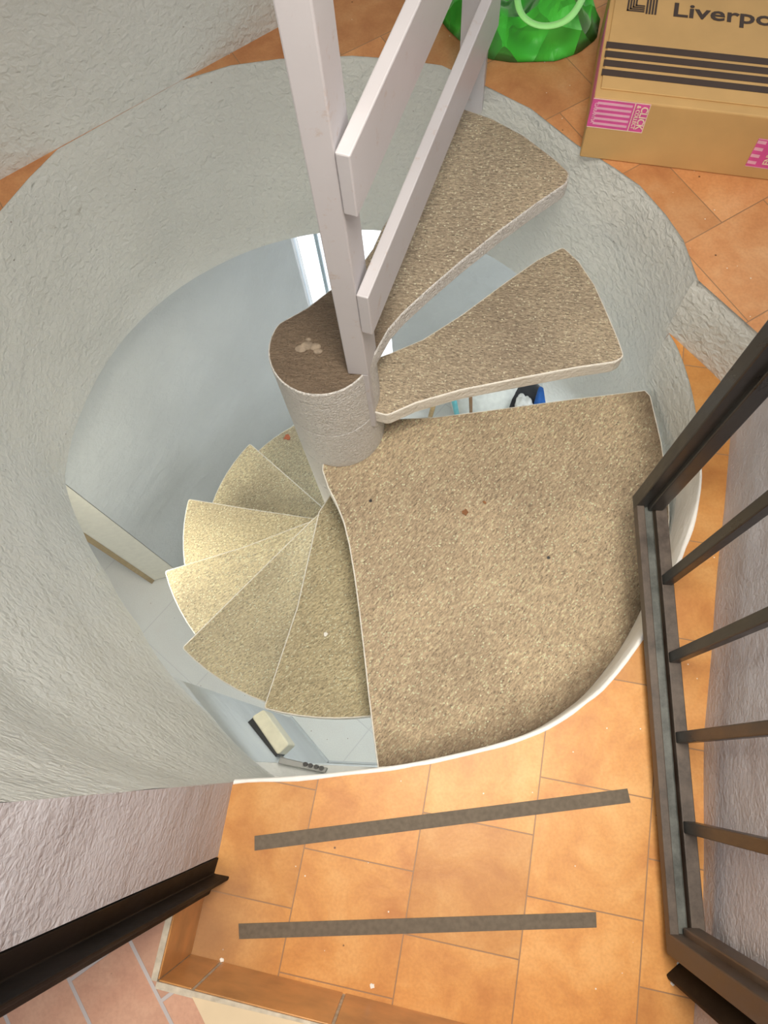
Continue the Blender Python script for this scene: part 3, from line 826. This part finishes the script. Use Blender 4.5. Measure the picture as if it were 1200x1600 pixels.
# ------------------------------------------------------------------ green bag
def mat_bag(name, c0, c1, fold=0):
    m, nt, b = new_mat(name)
    n = N(nt, 'ShaderNodeTexNoise', Scale=5.0, Detail=3.0); nt.links.new(coords(nt), n.inputs[0])
    nt.links.new(ramp(nt, n.outputs[0], [(.3, c0), (.7, c1)]), b.inputs['Base Color'])
    b.inputs['Roughness'].default_value = .45; b.inputs['Sheen Weight'].default_value = .2
    v = N(nt, 'ShaderNodeTexVoronoi', Scale=380.0); nt.links.new(coords(nt), v.inputs[0]); p = bump(nt, b, v.outputs[0], .12, .001)
    if fold:
        f = N(nt, 'ShaderNodeTexVoronoi', Scale=8.0); f.feature = 'F1'; nt.links.new(coords(nt, scale=(1, 1.7, .6), rot=(0, 0, .6)), f.inputs[0]); bump(nt, b, f.outputs['Distance'], 1.0, .16, p)
    return m
M['bag'] = mat_bag('bright_green_fabric', (.05, .60, .04), (.10, .80, .08), fold=1)
M['strap'] = mat_bag('pale_green_strap', (.28, .80, .20), (.42, .95, .32))
bag = thing('green_shopping_bag', 'bright green fabric shopping bag slumped behind the white post beside the carton', 'bag', (.33, 2.1, ZU))
out = [at(x, y, ZU).xy for x, y in [(668, 0), (676, 18), (700, 48), (730, 76), (765, 94), (800, 99), (868, 97), (905, 84), (932, 62), (938, 30)]]
out += [Vector((.47, 2.05)), Vector((.46, 2.3)), Vector((.3, 2.42)), Vector((.08, 2.35))]
cen = Vector((.27, 2.10))
outc = resample([Vector(p) for p in out]+[Vector(out[0])], 97)[:-1]
bm = bmesh.new(); rings = []; nr_ = 22
for k in range(nr_+1):
    t = k/nr_; ring = []
    for i, p in enumerate(outc):
        a = math.atan2(p.y-cen.y, p.x-cen.x)
        s = 1-t*.97
        fold = math.sin(a*7+t*3)*.35+math.sin(a*13-t*6)*.25+noise.noise(Vector((p.x*9*s, p.y*9*s, 4)))*1.1+math.sin(a*4+9*t)*.5
        env = math.sin(min(1, t*1.15)*math.pi*.5)
        qx, qy = cen.x+(p.x-cen.x)*s, cen.y+(p.y-cen.y)*s
        rg = 1-3.2*abs(noise.noise(Vector((qx*9+qy*4, qy*6, 1.3))))+.4*(1-3*abs(noise.noise(Vector((qx*22, qy*20-qx*9, 7)))))
        h = .15*(1-(1-min(1, t*1.6))**2.0) + (fold*.008+rg*.045)*env
        q = cen+(p-cen)*(s+(.02*fold if 0 < k else 0))
        ring.append(bm.verts.new((q.x, q.y, ZU+.003+max(0, h))))
    rings.append(ring)
n = len(outc)
for A, B in zip(rings, rings[1:]):
    for i in range(n): bm.faces.new((A[i], A[(i+1) % n], B[(i+1) % n], B[i]))
bm.faces.new(rings[-1]); bm.faces.new(rings[0][::-1])
link('bag_body', bm, M['bag'], bag, smooth=True)
def ribbon(bm, pts, w, th=.002):
    pts = [Vector(p) for p in pts]; rs = []
    for i, p in enumerate(pts):
        t = (pts[min(i+1, len(pts)-1)]-pts[max(i-1, 0)]).normalized(); s_ = t.cross(Vector((.15, -.3, 1))).normalized(); u_ = s_.cross(t)
        rs.append([bm.verts.new(p+s_*a+u_*b) for a, b in ((-w/2, 0), (w/2, 0), (w/2, th), (-w/2, th))])
    for A, B in zip(rs, rs[1:]):
        for k in range(4): bm.faces.new((A[k], A[(k+1) % 4], B[(k+1) % 4], B[k]))
    bm.faces.new(rs[0][::-1]); bm.faces.new(rs[-1])
hp = [at(x, y, z) for x, y, z in [(826, -60, .40), (808, -20, .43), (808, 5, .44), (815, 25, .43), (832, 38, .42), (852, 42, .42), (875, 38, .42), (893, 26, .43), (905, 8, .43), (916, -15, .42), (930, -50, .38)]]
bm = bmesh.new(); ribbon(bm, chaikin(hp, 2), .017); link('handle', bm, M['strap'], bag, smooth=True)

# ------------------------------------------------------------------ things seen down in the lower room
M['beige'] = mat_plain('beige_plastic', (.60, .55, .40), .4)
M['dark'] = mat_plain('black_plastic', (.02, .02, .02), .4)
M['greyp'] = mat_plain('grey_panel', (.30, .31, .30), .5)
pl0 = (Q0.x, Q0.y, 0); pn = (qn.x, qn.y, 0)
A_ = on_plane(388, 1128, pl0, pn); B_ = on_plane(430, 1186, pl0, pn)
zt = (A_.z+B_.z)/2; print('intercom', A_, B_)
oa = at(393, 1120, zt).xy; ob = at(434, 1180, zt).xy; oc = at(452, 1163, zt).xy; od = at(412, 1108, zt).xy
wb = thing('wall_box', 'beige plastic box mounted on the lower wall below the left of the landing', 'wall box', (oa.x, oa.y, zt-.2))
bm = bmesh.new(); add_prism(bm, round_poly([oa, ob, oc, od], .012), zt-.16, zt); bevel(link('cover', bm, M['beige'], wb), .006, 3)
bm = bmesh.new()
ia = oa+(ob-oa)*.02; ib = ob-(ob-oa)*.02
add_prism(bm, [ia, ib, ib-qn*max(.01, (ib-Q0).dot(qn)-.001), ia-qn*max(.01, (ia-Q0).dot(qn)-.001)], zt-.17, zt-.012); link('gap_shade_fill', bm, M['dark'], wb)  # black filler standing in for the shade between box and wall
# grey panel with four knobs on the south drum wall
pz = -.44
pa, pb, pc, pd = [at(x, y, pz).xy for x, y in ((437, 1183), (511, 1200), (507, 1208), (434, 1193))]
pnl = thing('knob_panel', 'slim grey panel with four small black knobs under the landing edge', 'control panel', (pa.x, pa.y, pz-.02))
bm = bmesh.new(); add_prism(bm, [pa, pb, pc, pd], pz-.03, pz); bevel(link('panel', bm, M['greyp'], pnl), .003)
for x, y in ((478, 1194), (486, 1196), (495, 1198), (503, 1200)):
    c = at(x, y, pz); bm = bmesh.new(); add_tube(bm, [c, c+Vector((0, 0, .018))], .0062, 12)
    link('knob', bm, M['dark'], pnl)
bm = bmesh.new(); add_tube(bm, chaikin([at(437, 1180, zt-.02), at(446, 1187, -.7), at(455, 1190, -.47)], 2), .003, 8)
link('cable', bm, M['dark'], pnl, smooth=True)

M['wood'] = mat_plain('broom_wood', (.55, .38, .17), .5, var=.15)
M['aqua'] = mat_plain('aqua_plastic', (.16, .55, .60), .35)
M['brownw'] = mat_plain('dark_brown_wood', (.30, .17, .08), .5)
def stick(name, label, cat, p0, p1, r, mat, group='brooms leaning in the lower room'):
    a = at(*p0); b = at(*p1); dr = (b-a).normalized(); a = a-dr*((a.z-ZF)/dr.z)
    bm = bmesh.new(); add_tube(bm, [a, b+dr*.25], r, 14)
    t = thing(name, label, cat, a, group); link('handle', bm, mat, t, smooth=True)
    return t, a, dr
def broom_head(t, a, dr, mat, nm='bristles'):
    bm = bmesh.new(); add_box(bm, a+Vector((-.12, -.02, 0)), (.24, 0, 0), (0, .045, 0), (0, 0, .05)); bevel(link(nm, bm, mat, t), .008)
t, a, dr = stick('broom', 'pale wooden broom handle leaning in the bright gap above the large tread', 'broom', (672, 652, -2.3), (684, 610, -1.9), .014, M['wood']); 
t, a, dr = stick('mop', 'aqua blue mop handle in the bright gap above the large tread', 'mop', (714, 648, -2.3), (705, 605, -1.9), .016, M['aqua']);
t, a, dr = stick('pole', 'thin dark wooden pole right of the aqua handle in the bright gap', 'pole', (736, 650, -2.3), (735, 606, -1.8), .010, M['brownw']);
def blob(name, label, cat, c, rad, mat, amp=.06, seed=0, group=None):
    bm = bmesh.new(); bmesh.ops.create_icosphere(bm, subdivisions=4, radius=1)
    for v in bm.verts:
        f = 1+amp*noise.noise(v.co*2.2+Vector((seed, 0, 0)))*2+amp*.5*noise.noise(v.co*6+Vector((0, seed, 0)))
        v.co = Vector((v.co.x*rad[0]*f, v.co.y*rad[1]*f, max(-1, v.co.z*1.02)*rad[2]*f))+Vector(c)
    o = link(name, bm, mat, None, smooth=True)
    return tag(o, label, cat, group)
M['pouf'] = mat_plain('off_white_cover', (.78, .80, .74), .7)
M['navy'] = mat_bag('black_bag_fabric', (.008, .008, .010), (.02, .02, .025))
M['towel'] = mat_plain('white_towel', (.75, .75, .70), .9)
M['blue'] = mat_plain('royal_blue_cloth', (.02, .12, .42), .6)
zc = ZF+.22
c = at(762, 622, zc); blob('pouf', 'off-white rounded covered seat in the lower room beside the dark bag', 'seat', (c.x, c.y+.02, ZF+.20), (.25, .24, .20), M['pouf'], .01)
c = at(822, 628, ZF+.35); blob('laundry_bag', 'black open bag on the lower floor seen beneath the second tread', 'bag', (c.x+.0, c.y-.02, ZF+.18), (.19, .26, .18), M['navy'], .04, 3)
c = at(818, 634, ZF+.40); blob('towel', 'crumpled white towel lying on the black bag', 'towel', (c.x+.0, c.y-.03, ZF+.41), (.06, .10, .05), M['towel'], .14, 5)
c = at(848, 634, ZF+.40); blob('blue_cloth', 'royal blue cloth lying beside the white towel on the black bag', 'cloth', (c.x+.0, c.y-.02, ZF+.40), (.05, .14, .05), M['blue'], .08, 8)

# ------------------------------------------------------------------ litter on the treads
M['leaf'] = mat_plain('dry_brown_leaf', (.22, .09, .03), .7, var=.3)
M['chip'] = mat_plain('white_paint_chip', (.85, .83, .78), .7)
M['red'] = mat_plain('dull_red_chip', (.42, .12, .05), .7)
def flake(px, py, z, r, mat, name, label, cat, group=None):
    c = at(px, py, z); bm = bmesh.new(); k = 9
    pts = [Vector((c.x, c.y))+Vector((math.cos(i*2*math.pi/k), math.sin(i*2*math.pi/k)))*r*random.uniform(.5, 1.15) for i in range(k)]
    add_prism(bm, pts, z+.0003, z+.0003+r*.3)
    tag(link(name, bm, mat), label, cat, group)
flake(727, 801, ZS, .013, M['leaf'], 'dry_leaf', 'small dry brown leaf in the middle of the large tread', 'leaf')
flake(757, 785, ZS, .006, M['leaf'], 'leaf_crumb', 'brown leaf crumb just right of the dry leaf on the large tread', 'crumb')
flake(579, 783, ZS, .006, M['dark'], 'grit', 'tiny black grit on the large tread just below the column', 'grit')
flake(857, 872, ZS, .006, M['dark'], 'grit', 'tiny black grit on the right of the large tread', 'grit')
flake(509, 991, ZS-RISE, .008, M['chip'], 'paint_chip', 'white paint chip on the first tread below the large tread', 'chip')
flake(449, 684, ZS-RISE*6, .018, M['red'], 'red_chip', 'dull red chip on the lowest visible tread left of the column', 'chip')
flake(582, 1540, 0, .006, M['chip'], 'paint_chip', 'white chip on the landing tile by the tiled step', 'chip')
flake(347, 1500, 0, .005, M['chip'], 'paint_chip', 'white chip in the left corner of the landing recess', 'chip')
for x_, y_, r_ in ((1061, 1505, .006), (1056, 1519, .005), (1050, 1536, .005), (1086, 1480, .004)):
    flake(x_, y_, 0, r_, M['chip'], 'paint_chip', 'white paint chip on the floor at the foot of the right steel jamb', 'chip', 'paint chips at the right jamb')
# cement scar on the column top
bm = bmesh.new()
for px, py, r in ((470, 545, .016), (480, 540, .018), (492, 542, .016), (497, 549, .012), (482, 531, .008)):
    c = at(px, py, ZU); n0 = len(bm.verts)
    bmesh.ops.create_icosphere(bm, subdivisions=2, radius=1, matrix=Matrix.Translation((c.x, c.y, ZU)) @ Matrix.Diagonal((r, r*.7, .005, 1)))
M['scar'] = mat_plain('brown_cement_scar', (.34, .27, .20), .8, var=.3, scale=60)
link('cement_scar', bm, M['scar'], stair, smooth=True)
